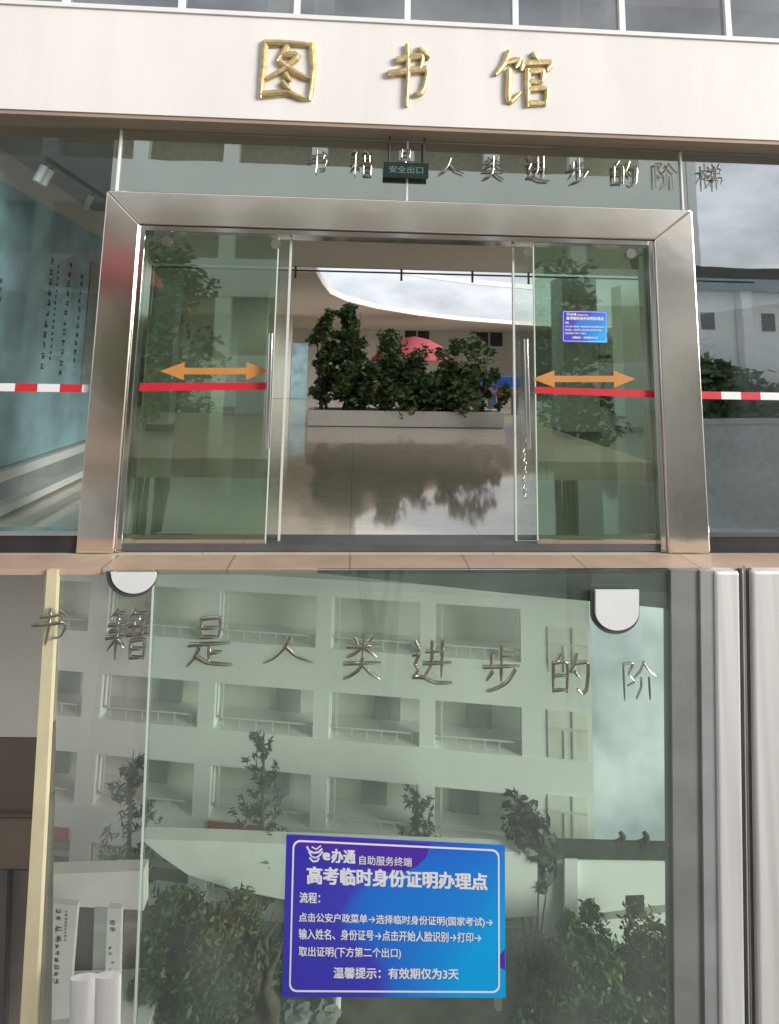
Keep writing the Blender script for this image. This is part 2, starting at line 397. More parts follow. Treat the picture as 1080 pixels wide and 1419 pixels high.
# ================================================================== GROUND, TERRACE, FLOOR
GZ = -9.5; GB = -8.6
struct(MB().add([(-900, -900, GZ), (900, -900, GZ), (900, 1500, GZ), (-900, 1500, GZ)], [(0, 1, 2, 3)]).build('ground', M_ground))
struct(MB().box(-14, 5, -8, .5, -.3, 0).build('pavement', brick_mat('pink_granite', (.50, .40, .32), (.28, .2, .15), .8, .8, .5, .008)))
struct(MB().box(-9, 12, 8.0, 12.0, GZ + .01, GB).build('terrain', M_garden))
Ystep = atz(540, 787, 0).y                      # front edge of the granite step
YW, YF = 5.1, 4.86                              # facade plane, front of the fascia
struct(MB().box(-9, 9, Ystep, 5.03, -.045, 0).build('pavement', M_granite))
zf = -.012
fl = MB().box(-16, 16, 5.03, 40, -.12, zf).build('floor', M_floor); struct(fl)

# ================================================================== LIBRARY BUILDING
lib = thing('library_building', (0, YW, 0), 'white fronted library with glazed ground floor and steel framed sliding doors', 'building')
Zt = at(0, 150, YF).z                           # fascia bottom
Ztop = at(540, 33, YF).z
MB().box(-9, 11, YF, 5.02, Zt, Ztop).build('fascia', M_fascia, lib)
MB().box(-9, 11, YF + .015, 5.5, Zt - .035, Zt - .002).build('soffit', M_soffit, lib)
MB().box(-9, 11, YF - .02, 5.1, Ztop + .001, Ztop + .04).build('coping', M_white, lib)
# upper storey: room behind, windows with white mullions
ZU = Ztop + 2.6
MB().box(-9, 11, 8.2, 8.3, Zt, ZU).box(-9, 11, 5.5, 8.2, Zt - .0, Zt + .2).build('upper_room_wall', M_grey, lib)
MB().box(-9, 11, 4.9, 9, ZU, ZU + .9).build('parapet', M_fascia, lib)
mulx = [at(p, 25, 5.0).x for p in (-240, -75, 88, 250, 411, 565, 715, 863, 1010, 1150, 1290)]
for i in range(len(mulx) - 1):
    x0, x1 = mulx[i], mulx[i+1]
    g = MB().box(x0 + .03, x1 - .03, 5.035, 5.045, Ztop + .09, ZU - .05).build('upper_window', M_upwin, lib)
    m = MB().box(x0 - .028, x0 + .028, 5.0, 5.08, Ztop + .05, ZU).box(x0 + .03, x1 - .03, 5.01, 5.07, Ztop + .042, Ztop + .085)
    m.build('window_frame', M_mull, g)
    if i in (3, 4, 6, 7):
        xs = x0 + (x1 - x0) * (.74 if i in (3, 6) else .2)
        MB().box(xs - .1, xs + .1, 5.6, 5.7, Ztop + .1, ZU - .05).build('curtain', M_inwall, g)
# ---- steel door frame (outer 5.25 x 3.0 m), mitred
X0, X1, FZ = -2.1937, 3.0616, 3.0
ix0, ix1, iz = at(193, 330, YW).x, at(906, 345, YW).x, at(540, 322, YW).z
fy0, fy1 = YW - .035, YW + .22
fr = MB()
def mitre(poly):
    fr.slab([Vector((x, fy0, z)) for x, z in poly], (0, fy1 - fy0, 0))
mitre([(X0, .002), (ix0, .002), (ix0, iz), (X0, FZ)])
mitre([(ix1, .002), (X1, .002), (X1, FZ), (ix1, iz)])
mitre([(X0 + .003, FZ), (ix0 + .003, iz), (ix1 - .003, iz), (X1 - .003, FZ)])
dfr = bevel(fr.build('door_frame', M_steel, lib), .012, 3)
tw = .05
tm = MB().box(ix0 + .001, ix0 + tw, fy0 + .03, fy1, .002, iz - .001).box(ix1 - tw, ix1 - .001, fy0 + .03, fy1, .002, iz - .001)
tm.box(ix0 + tw, ix1 - tw, fy0 + .03, fy1, iz - tw, iz - .002)
bevel(tm.build('inner_trim', M_steel2, dfr), .006)
MB().box(ix0 + tw, ix1 - tw, fy0 + .06, fy1 + .1, .001, .05).build('threshold', M_dark, lib)
# ---- glass: side windows and transoms
GY = YW + .03
zg = Zt - .04
sL, sR = at(107, 752, YW).x, at(982, 752, YW).x
zs = at(50, 735, YW).z
def tape(parent, x_from, x_to, py_l, flip):
    z = at((x_from + x_to) / 2, py_l, GY).z; h = at(40, 527, GY).z - at(40, 538, GY).z
    a, b = at(x_from, py_l, GY).x, at(x_to, py_l, GY).x
    w = (at(57, 530, GY).x - at(26, 530, GY).x)
    MB().box(a, b, GY - .012, GY - .007, z - h/2, z + h/2).build('striped_tape', striped(w, a if flip else a + w), parent)
for (xa, xb, t0, t1, py, flip) in ((-8.5, X0 - .002, -560, 124, 533, True), (X1 + .002, 10, 972, 1300, 550, True)):
    g = MB().box(xa, xb, GY, GY + .012, zs, zg).build('side_window', M_side if xa < 0 else M_side2, lib)
    tape(g, t0, t1, py, flip)
    MB().box(xa, xb, GY - .05, GY + .08, zs - .035, zs - .001).build('sill', M_steel2, lib)
    MB().box(xa, xb, GY - .03, GY + .06, .001, zs - .037).build('base_panel', M_black, lib)
for xa, xb in ((X0, at(565, 240, YW).x), (at(565, 240, YW).x, X1)):
    MB().box(xa + .004, xb - .004, GY, GY + .012, FZ + .002, zg).build('transom_window', M_transom, lib)
for p in (162, 565, 946):
    x = at(p, 240, YW).x
    MB().box(x - .007, x + .007, GY - .02, GY + .03, FZ + .002, zg).build('glass_joint', M_mull, lib)
# ---- doors
def clampdisc(mb, c, r, y):
    vs = [Vector((c.x + r * math.cos(a), y, c.z + r * math.sin(a))) for a in [2 * math.pi * k / 20 for k in range(20)]]
    mb.slab(vs, (0, .03, 0))
dz1 = iz - tw - .01
DY = YW + .05
def door(xa, xb, y, mat, name='glass_door'):
    return MB().box(xa, xb, y, y + .012, .052, dz1).build(name, mat, lib)
lx0, lx1 = ix0 + tw, at(378, 520, DY).x
rx0, rx1 = at(742, 520, DY).x, ix1 - tw
dL = door(lx0, lx1, DY, M_door); dR = door(rx0, rx1, DY, M_door)
LY = YW + .13
sl = door(lx0 + .05, at(396, 520, LY).x, LY, M_leaf, 'sliding_door')
sr = door(at(713, 520, LY).x, rx1 - .05, LY, M_leaf, 'sliding_door')
for s_, x in ((sl, at(396, 520, LY).x), (sr, at(713, 520, LY).x)):
    MB().box(x - .009, x + .009, LY - .01, LY + .022, .053, dz1).build('edge_strip', M_rail, s_)
for d_, x in ((dL, lx1), (dR, rx0)):
    MB().box(x - .005, x + .005, DY - .003, DY + .015, .053, dz1).build('edge_strip', M_rail, d_)
    MB().box(lx0 if d_ is dL else rx0, lx1 if d_ is dL else rx1, DY - .008, DY + .02, .05, .085).build('bottom_rail', M_steel2, d_)
for d_, pts in ((dL, ((232, 338), (383, 342))), (dR, ((731, 352), (873, 355)))):
    for p in pts:
        mb = MB(); clampdisc(mb, at(p[0], p[1] - 3, DY), .045, DY - .03); mb.build('clamp', M_steel2, d_)
def arrow(parent, a, b, py0, py1):
    Y = DY - .006
    p, q = at(a, py0, Y), at(b, py1, Y)
    L = q.x - p.x; hw, hh, sh = .075, .2, .028
    pts = [(0, 0), (hh, hw), (hh, sh), (L - hh, sh), (L - hh, hw), (L, 0), (L - hh, -hw), (L - hh, -sh), (hh, -sh), (hh, -hw)]
    dz = (q.z - p.z) / L
    MB().slab([Vector((p.x + x, Y, p.z + z + dz * x)) for x, z in pts], (0, .003, 0)).build('arrow_sticker', M_orange, parent)
arrow(dL, 222, 374, 514, 514); arrow(dR, 738, 881, 525, 525)
def stripe(parent, pts):
    MB().slab([at(x, y, DY - .006) for x, y in pts], (0, .003, 0)).build('red_stripe', M_red, parent)
stripe(dL, [(194, 531), (371, 530), (371, 540), (193, 542)]); stripe(dR, [(742, 536), (906, 541), (906, 551), (742, 545)])
for d_, pa, pb in ((dL, (376, 462), (370, 621)), (dR, (729, 470), (733, 622))):
    Y = DY - .06
    a, b = at(*pa, Y), at(*pb, Y)
    h = MB().tube([a, b], .025, 12)
    for u in (.14, .86):
        c = a.lerp(b, u); h.tube([c, c + Vector((0, .06, 0))], .011, 8)
    h.build('handle', M_steel2, d_, True)
# chain hanging on the handle
ch = thing('door_chain', at(728, 620, DY - .05), 'steel chain hanging from the door handle beside the open doorway', 'chain')
mb = MB()
for k in range(15):
    c = at(727 + 1.2 * math.sin(k), 600 + 6.2 * k, DY - .055)
    ax = Vector((1, 0, 0)) if k % 2 else Vector((0, 1, 0))
    mb.tube([c + ax * .013 * math.cos(q) + Vector((0, 0, .026 * math.sin(q))) for q in [2 * math.pi * i / 10 for i in range(11)]], .0045, 5)
mb.build('chain_link', M_steel2, ch, True)

# ---- gold characters on the fascia
lab = {'图': 'large gilt raised character in a square outline on the white fascia', '书': 'middle gilt raised character of four brush strokes on the white fascia',
       '馆': 'gilt raised character of many strokes, last of the three on the white fascia'}
for chh, bx in (('图', (362, 441, 54, 138)), ('书', (537, 603, 60, 148)), ('馆', (684, 764, 70, 147))):
    put_glyph(chh, 'gold_character', *bx, YF - .004, M_gold, 5.6, 6.0, lab[chh], 'sign letter', 'gilt characters of the library name')
# ---- thin metal characters in front of the transom glass
order = '书籍是人类进步的阶梯'
CAT = {'书': 'of four strokes', '籍': 'with crowded bamboo top strokes', '是': 'with a boxed top and sweeping foot', '人': 'of two spreading strokes', '类': 'of crossing and radiating strokes',
       '进': 'with long sweeping base stroke', '步': 'with slanting tail stroke', '的': 'of two halves with hooked side', '阶': 'of upright strokes under a peak', '梯': 'with tree-like first half'}
bxs = [(426, 459, 207, 240), (485, 519, 206, 243), (549, 577, 205, 238), (607, 643, 217, 243), (668, 700, 215, 248), (729, 761, 214, 251), (786, 818, 218, 254), (847, 884, 222, 257), (904, 938, 224, 260), (968, 1000, 226, 262)]
for c_, b in zip(order, bxs):
    put_glyph(c_, 'metal_character', *b, GY - .03 if c_ != '是' else GY - .035, M_lett if c_ not in '阶梯' else M_lettfade, 3.6 if c_ not in '阶梯' else 2.4, 6, 'small metal character %s above the doors' % CAT[c_], 'sign letter', 'metal characters on the upper glass')  # last two paler and thinner, imitating the wash of reflected sky
# ---- exit sign hanging inside
ex = thing('exit_sign', at(563, 235, 5.03), 'dark green exit sign hanging above the doors', 'exit sign')
a, b = at(532, 224, 5.03), at(594, 246, 5.03)
MB().box(a.x, b.x, 5.03, 5.07, b.z, a.z).build('sign_box', M_green, ex)
for p in (540, 588):
    c = at(p, 224, 5.045); MB().box(c.x - .008, c.x + .008, 5.04, 5.052, a.z - .01, Zt - .036).build('hanger', M_dark, ex)
text_on('安全出口', lambda u, v: Vector((a.x + (b.x - a.x) * (.12 + .76 * u), 5.027, b.z + (a.z - b.z) * (.25 + .5 * v))), 'lettering', M_exit, ex, .01)

# ================================================================== LIBRARY INTERIOR
HC = 3.62
Ye = atz(560, 374, HC).y
ceil_near = MB().box(-16, 16, 5.52, Ye, HC, HC + .25)
ceil_near.build('ceiling', M_ceil, lib)
pp = MB().tube([(-9, Ye - .12, HC - .09), (9, Ye - .12, HC - .09)], .02, 8)
for p in (413, 556, 657, 740): 
    c = atz(p, 380, HC - .1); pp.tube([(c.x, Ye - .12, HC), (c.x, Ye - .12, HC - .26)], .025, 6)
pp.build('ceiling_pipe', M_dark, lib)
# far roof ring with a curved courtyard opening
curve = [atz(x, y, HC) for x, y in ((438, 377), (447, 393), (458, 407), (480, 417), (520, 427), (580, 437), (640, 444), (720, 450), (800, 454), (900, 459), (1000, 462))]
poly = [Vector((-16, Ye + .02, HC))] + curve + [Vector((24, curve[-1].y, HC)), Vector((24, 42, HC)), Vector((-16, 42, HC))]
MB().slab(poly, (0, 0, .18)).build('courtyard_roof', M_ceil, lib)
MB().box(-16, 24, 36, 36.3, 0, HC - .002).build('courtyard_wall', M_inwall, lib)
for (x0, x1, y0, y1) in ((562, 577, 456, 474), (580, 595, 457, 475), (661, 677, 459, 479), (680, 697, 460, 480), (790, 812, 462, 482)):
    p, q = at(x0, y0, 35.9), at(x1, y1, 35.9)
    w_ = MB().box(p.x, q.x, 35.93, 36.02, q.z, p.z).build('courtyard_window', M_black, lib)
    MB().box(p.x - .06, q.x + .06, 35.88, 35.92, q.z - .08, q.z - .001).build('window_sill', M_white, w_)
# upper ring eave with red banner
rg = MB(); rp = [(560, 380), (600, 386), (660, 394), (740, 401)]
for (p, q) in zip(rp[:-1], rp[1:]):
    A, B = at(*p, 38), at(*q, 38); rg.slab([A, B, B + Vector((0, 0, .3)), A + Vector((0, 0, .3))], (0, .3, 0))
rg.build('upper_eave', M_white, lib)
# interior walls and columns
def pillar(px0, px1, base, mat=M_inwall):
    c0 = atz((px0 + px1) / 2, base, 0); x0, x1 = at(px0, base, c0.y).x, at(px1, base, c0.y).x
    o = MB().box(x0, x1, c0.y, c0.y + (x1 - x0), 0, HC - .003).build('column', mat, lib)
    MB().box(x0 - .015, x1 + .015, c0.y - .015, c0.y + (x1 - x0) + .015, 0.002, .14).build('skirting', M_dark, o)
pillar(203, 232, 597, M_white); pillar(310, 334, 570, M_white); pillar(784, 833, 607, M_white); pillar(868, 900, 600)
A = atz(232, 585, 0)
MB().box(-8.2, -5.2, 17.4, 17.6, 0, HC - .003).box(-3.4, -2.6, 17.4, 17.6, 0, HC - .003).build('interior_wall', M_inwall, lib)
MB().box(-9, -8.8, 5.5, 36, 0, HC - .003).build('end_wall', M_inwall, lib)
MB().box(13, 13.2, 5.5, 36, 0, HC - .003).build('end_wall', M_inwall, lib)
c = at(405, 475, 26); d = at(424, 551, 26)
MB().box(c.x, d.x, 26, 26.2, 0, c.z).build('teal_door', M_teal, lib)
MB().box(c.x - 3.4, c.x - .02, 26, 26.2, 0, HC - .003).build('interior_wall', M_inwall, lib)
# display wall along the side
p0, p1 = at(-60, 690, 5.75), atz(142, 330, 3.3)
Yn, Yd = 5.6, 9.6
def wallx(Y): 
    u = (Y - 5.75) / (p1.y - 5.75); return p0.x * (1 - u) + p1.x * u
dw = thing('display_wall', (wallx(7), 7, 0), 'teal display wall with columns of small writing behind the side glass', 'display board')
q = lambda Y, z, o=0: Vector((wallx(Y) + o, Y, z))
MB().slab([q(Yn, .42), q(Yd, .42), q(Yd, 3.3), q(Yn, 3.3)], (-.12, 0, 0)).build('board', M_teal, dw)
MB().slab([q(Yn, .30, .10), q(Yd, .30, .10), q(Yd, .40, .10), q(Yn, .40, .10)], (-.3, 0, 0)).slab([q(Yn, .02, .22), q(Yd, .02, .22), q(Yd, .1, .22), q(Yn, .1, .22)], (-.4, 0, 0)).build('ledge', M_white, dw)
MB().slab([q(Yn, .1, .05), q(Yd, .1, .05), q(Yd, .3, .05), q(Yn, .3, .05)], (-.2, 0, 0)).build('base', M_grey, dw)
MB().slab([q(Yn, 3.305, -.02), q(Yd, 3.305, -.02), q(Yd, HC, -.02), q(Yn, HC, -.02)], (-.1, 0, 0)).build('upper_panel', M_inwall, dw)
mb = MB()
for Y0, z0, z1, hgt in ((6.05, 1.5, 2.35, .07), (7.1, 1.4, 2.75, .10), (7.3, 1.55, 2.7, .06), (7.6, 1.4, 2.8, .10), (8.0, 1.5, 2.7, .09)):
    z = z1
    while z > z0:
        scribble(mb, lambda u, v: q(Y0 + hgt * u, z - hgt + hgt * .85 * v, .004), 6); z -= hgt * 1.25
mb.build('writing', M_ink, dw)
mb = MB()
mb.slab([q(8.3, 1.2, .012), q(9.0, 1.2, .012), q(9.0, 2.9, .012), q(8.3, 2.9, .012)], (-.008, 0, 0)); mb.build('pale_panel', M_grey, dw)
# track lights
tl0, tl1 = Vector((wallx(5.6) + .55, 5.6, 3.42)), Vector((wallx(9) + .75, 9.0, 3.42))
def on_track(px):
    best = None
    for k in range(200):
        u = k / 199; p = tl0.lerp(tl1, u); d = p - CAMP; x = CX + F * d.dot(rt) / d.dot(fw)
        if best is None or abs(x - px) < best[0]: best = (abs(x - px), p)
    return best[1]
tk = thing('light_track', tl0, 'thin dark ceiling track carrying white spot lamps behind the side glass', 'light track')
MB().slab([tl0, tl1, tl1 + Vector((.03, 0, 0)), tl0 + Vector((.03, 0, 0))], (0, 0, .04)).build('rail', M_dark, tk)
for px, wrd in ((43, 'nearest of three along the track'), (72, 'middle of three along the track'), (128, 'farthest of three along the track')):
    p = on_track(px) + Vector((.015, 0, 0))
    s = thing('spot_lamp', p, 'small white cylindrical spot lamp, ' + wrd, 'spot lamp', 'spot lamps on the ceiling track')
    MB().tube([p - Vector((0, 0, .02)), p - Vector((.03, 0, .06))], .008, 6).build('bracket', M_dark, s)
    MB().tube([p - Vector((.02, 0, .05)), p - Vector((.07, .02, .21))], .036, 12).build('lamp_body', M_white, s, True)

# ================================================================== COURTYARD THINGS SEEN THROUGH THE DOORS
pc = atz(425, 590, 0); pd = atz(697, 592, 0)
YP = pc.y
pl = thing('planter', ((pc.x + pd.x) / 2, YP, 0), 'long low beige planter across the doorway in the courtyard', 'planter')
hP = at(500, 569, YP).z
mb = MB().box(pc.x, pd.x, YP, YP + .12, 0, hP).box(pc.x, pd.x, YP + 1.0, YP + 1.12, 0, hP).box(pc.x, pc.x + .12, YP + .12, YP + 1.0, 0, hP).box(pd.x - .12, pd.x, YP + .12, YP + 1.0, 0, hP)
bevel(mb.build('trough', M_inwall, pl), .02)
MB().box(pc.x + .12, pd.x - .12, YP + .12, YP + 1.0, 0, hP - .06).build('soil', M_bark, pl)
gp = 'shrubs in the courtyard planter'
def plant(pxc, pytop, wpx, label, **k):
    Y = YP + .5; b_ = at(pxc, 566, Y); tp = at(pxc, pytop, Y); w = wpx / F * Y
    return shrub((b_.x, Y, hP - .07), w, tp.z - hP + .05, label, k.pop('mat', M_lf5), gp, **k)
plant(448, 424, 50, 'dense dark bushy shrub at the teal door end of the planter', clumps=26, n=90, size=.085, taper=.35, cluster=.24)
plant(482, 418, 66, 'tallest dense shrub with fresh green leaves in the planter', clumps=36, n=95, size=.085, taper=.5, cluster=.24)
plant(533, 452, 50, 'feathery shrub with many thin stems beside the tallest shrub', clumps=20, n=70, size=.08, stems=9)
plant(575, 482, 56, 'shrub standing before the red parasol in the planter', clumps=18, n=70, size=.08, stems=8)
plant(622, 466, 48, 'loose leafy shrub with bare stems between the parasol and slender shrub', clumps=17, n=65, size=.08, stems=7)
plant(668, 460, 50, 'slender airy shrub at the blue barrier end of the planter', clumps=16, n=50, size=.08, stems=3)
plant(560, 505, 80, 'low leafy shrub filling the middle of the planter', clumps=20, n=90, size=.085)
plant(640, 510, 70, 'low leafy shrub between the slender shrub and the parasol', clumps=18, n=80, size=.08)
plant(690, 505, 30, 'small airy shrub at the planter corner nearest the open door edge', clumps=9, n=60, size=.07)
plant(500, 500, 60, 'low dark shrub filling the foot of the tallest shrub', clumps=16, n=90, size=.09)
plant(600, 520, 70, 'low dark shrub spreading along the planter edge', clumps=18, n=80, size=.08)
# parasol
YU = 25
t = at(574, 466, YU); w = (at(634, 495, YU).x - at(518, 495, YU).x) / 2; ze = at(578, 497, YU).z
us = thing('parasol', (t.x, YU, 0), 'pink red parasol standing in the courtyard behind the planter', 'parasol')
mb = MB(); n = 16; rings = [(0.02, t.z), (.35 * w, t.z - .12), (.7 * w, t.z - .45 * (t.z - ze)), (w, ze), (w, ze - .14), (.98 * w, ze - .14), (.6 * w, ze + .1)]
vs = [(t.x + r * math.cos(2 * math.pi * k / n), YU + r * math.sin(2 * math.pi * k / n), z) for r, z in rings for k in range(n)]
mb.add(vs, [(i*n+k, i*n+(k+1) % n, (i+1)*n+(k+1) % n, (i+1)*n+k) for i in range(len(rings)-1) for k in range(n)])
mb.build('canopy', M_parasol, us, True)
MB().tube([(t.x, YU, 0), (t.x, YU, t.z)], .03, 8).build('pole', M_dark, us)
# blue barriers and red benches
for i, (px, wrd) in enumerate(((610, 'half hidden by the planter shrubs'), (655, 'behind the slender shrub'), (702, 'beside the open door edge'))):
    Y = 22; p, q_ = at(px - 20, 521, Y), at(px + 20, 538, Y)
    s = thing('blue_barrier', ((p.x + q_.x) / 2, Y, 0), 'blue plastic courtyard barrier ' + wrd, 'barrier', 'blue barriers in the courtyard')
    bevel(MB().box(p.x, q_.x, Y, Y + .25, q_.z, p.z).build('panel', M_blue, s), .03)
    for xx in (p.x + .08, q_.x - .16): MB().box(xx, xx + .08, Y + .05, Y + .2, 0, q_.z).build('foot', M_blue, s)
for i, (px, wrd) in enumerate(((648, 'below the slender shrub'), (700, 'beside the sliding door edge'))):
    Y = 19; p, q_ = at(px - 24, 542, Y), at(px + 22, 549, Y)
    s = thing('red_bench', ((p.x + q_.x) / 2, Y, 0), 'low red brown bench in the courtyard ' + wrd, 'bench', 'red benches in the courtyard')
    MB().box(p.x, q_.x, Y, Y + .5, p.z - .1, p.z).build('seat', M_redwood, s)
    for xx in (p.x + .1, q_.x - .2):
        MB().box(xx, xx + .1, Y + .05, Y + .45, 0, p.z - .1).build('leg', M_dark, s)
# hedge behind the right windows
for i, (px, py, w_) in enumerate(((860, 470, 90), (960, 475, 110), (1050, 470, 120), (1150, 468, 120))):
    Y = 20 + i * .6; b_ = at(px, 560, Y); tp = at(px, py, Y)
    shrub((b_.x, Y, 0), w_ / F * Y, tp.z, ['rounded dark hedge bush behind the steel door column', 'dark hedge bush nearest the steel column in the side glass',
          'broad dark hedge bush above the striped tape', 'farthest dark hedge bush along the side glass'][i], M_lf1, 'hedge bushes beyond the side glass', cat='bush', clumps=22, n=80, size=.16, name='hedge_bush')

# ================================================================== LOWER FRONT UNDER THE TERRACE
YL = Ystep - .03
def lo(px, py, dy=0.): return at(px, py, YL + dy)
zt = -.004
low = thing('glass_entrance', (0, YL, -4.2), 'green tinted glass entrance with steel frame below the granite step', 'glass entrance')
def capz(p): p.z = min(p.z, zt); return p
def pane(pts, mat, name, th=.012, dy=0., parent=low):
    return MB().slab([capz(lo(x, y, dy)) for x, y in pts], (0, th, 0)).build(name, mat, parent)
pane([(66, 780), (217, 780), (187, 1480), (26, 1480)], M_lowclear, 'clear_pane', dy=.05)
pane([(214, 780), (936, 780), (944, 1480), (184, 1480)], M_low, 'green_pane')
pane([(66, 780), (80, 780), (45, 1480), (24, 1480)], M_cream, 'edge_strip', .05)
pane([(212.5, 780), (214.5, 780), (185, 1480), (182, 1480)], M_rail, 'pane_edge', .016, -.003)
pane([(930, 780), (970, 780), (978, 1480), (936, 1480)], M_post, 'frame_post', .12, -.02)
pane([(970.5, 780), (991, 780), (1000, 1480), (978.5, 1480)], pm('grey_frame', (.34, .34, .33), .4, var=.1), 'frame_edge', .12, -.04)
bevel(pane([(991.5, 780), (1025, 780), (1035, 1480), (1000.5, 1480)], M_satin, 'steel_jamb', .14, -.06), .02, 3)
pane([(1025.5, 780), (1043, 780), (1054, 1480), (1035.5, 1480)], M_dark, 'jamb_recess', .1, 0)
MB().tube([lo(1031, 785, -.03), lo(1041, 1480, -.03)], .012, 8).build('jamb_bead', M_steel2, low, True)
bevel(pane([(1043.5, 780), (1110, 780), (1120, 1480), (1054.5, 1480)], M_satin, 'steel_cladding', .14, -.05), .02, 3)
# dark slab imitating the door head's reflection, sloping across the pane
pane([(440, 780), (935, 780), (935, 850), (921, 843), (700, 822), (440, 794)], M_dark, 'frame_reflection', .1, .03)
# round clamps
def dclamp(cx, cy, r, Y, top):
    for nm, rr, m, dy in (('clamp_rim', r * 1.12, M_dark, .0), ('clamp', r, M_white, -.02)):
        a = [(cx + rr * math.cos(k), cy + rr * .86 * math.sin(k)) for k in [math.pi * i / 20 for i in range(21)]]
        pts = [(cx + rr, top)] + a + [(cx - rr, top)]
        MB().slab([capz(at(x + (-3 if nm == 'clamp_rim' else 0), y + (2 if nm == 'clamp_rim' else 0), YL + dy - .03)) for x, y in pts], (0, .02, 0)).build(nm, m, low)
dclamp(185, 796, 31, YL, 780); dclamp(856, 848, 30, YL, 818)
# handles
for p, q_ in (((116, 1354), (112, 1500)), ((150, 1351), (146, 1500))):
    a, b = lo(*p, -.12), lo(*q_, -.12); mb = MB().tube([a, b], 15 / F * YL, 20); mb.v = [(x, a.y + (y - a.y) * .3, z) for x, y, z in mb.v]; mb.build('handle', M_satin, low, True)
# characters on the lower glass
bx2 = [(47, 104, 840, 893), (150, 211, 843, 914), (259, 326, 853, 924), (366, 437, 878, 922), (476, 532, 877, 941), (570, 628, 883, 948), (668, 722, 893, 958), (761, 818, 903, 963), (858, 908, 915, 970)]
for c_, b in zip(order[:9], bx2):
    put_glyph(c_, 'metal_character', *b, YL - .025, M_lettfade if c_ == '阶' else M_lett, 3.8 if c_ != '阶' else 2.4, 6, 'large metal character %s on the lower glass' % CAT[c_], 'sign letter', 'metal characters on the lower glass')

# ---- blue notice, large below and small on the upper door
def notice_mat():
    m = bpy.data.materials.new('blue_notice'); m.use_nodes = True; t = m.node_tree; b = t.nodes['Principled BSDF']; b.inputs['Roughness'].default_value = .45
    tc = t.nodes.new('ShaderNodeTexCoord'); sp = t.nodes.new('ShaderNodeSeparateXYZ'); t.links.new(tc.outputs['Generated'], sp.inputs[0])
    n = t.nodes.new('ShaderNodeTexNoise'); n.inputs['Scale'].default_value = 1.6; n.inputs['Detail'].default_value = 0; t.links.new(tc.outputs['Generated'], n.inputs['Vector'])
    r = t.nodes.new('ShaderNodeValToRGB'); e = r.color_ramp.elements
    e[0].position = 0; e[0].color = (.045, .035, .47, 1); e[1].position = 1; e[1].color = (.0, .40, .86, 1)
    k = e.new(.48); k.color = (.06, .055, .52, 1); k = e.new(.56); k.color = (.02, .17, .72, 1)
    ad = t.nodes.new('ShaderNodeMath'); ad.operation = 'MULTIPLY_ADD'; ad.inputs[1].default_value = .8; t.links.new(n.outputs[0], ad.inputs[0])
    m2 = t.nodes.new('ShaderNodeMath'); m2.operation = 'MULTIPLY_ADD'; m2.inputs[1].default_value = .75; m2.inputs[2].default_value = -.12; t.links.new(sp.outputs[0], m2.inputs[0])
    m3 = t.nodes.new('ShaderNodeMath'); m3.operation = 'MULTIPLY_ADD'; m3.inputs[1].default_value = -.16; t.links.new(sp.outputs[2], m3.inputs[0]); t.links.new(m2.outputs[0], m3.inputs[2])
    t.links.new(m3.outputs[0], ad.inputs[2]); t.links.new(ad.outputs[0], r.inputs[0]); t.links.new(r.outputs[0], b.inputs['Base Color'])
    return m
M_notice = notice_mat()
M_purple = pm('notice_purple', (.085, .03, .40), .45, var=.1)
M_wht = pm('notice_white', (.86, .86, .9), .5, var=.02)
BC = [(397, 1157), (700, 1172), (701, 1383), (391, 1382)]
def bil(C4, u, v):
    a, b, c, d = [Vector(p) for p in C4]
    return (a * (1 - u) + b * u) * (1 - v) + (d * (1 - u) + c * u) * v
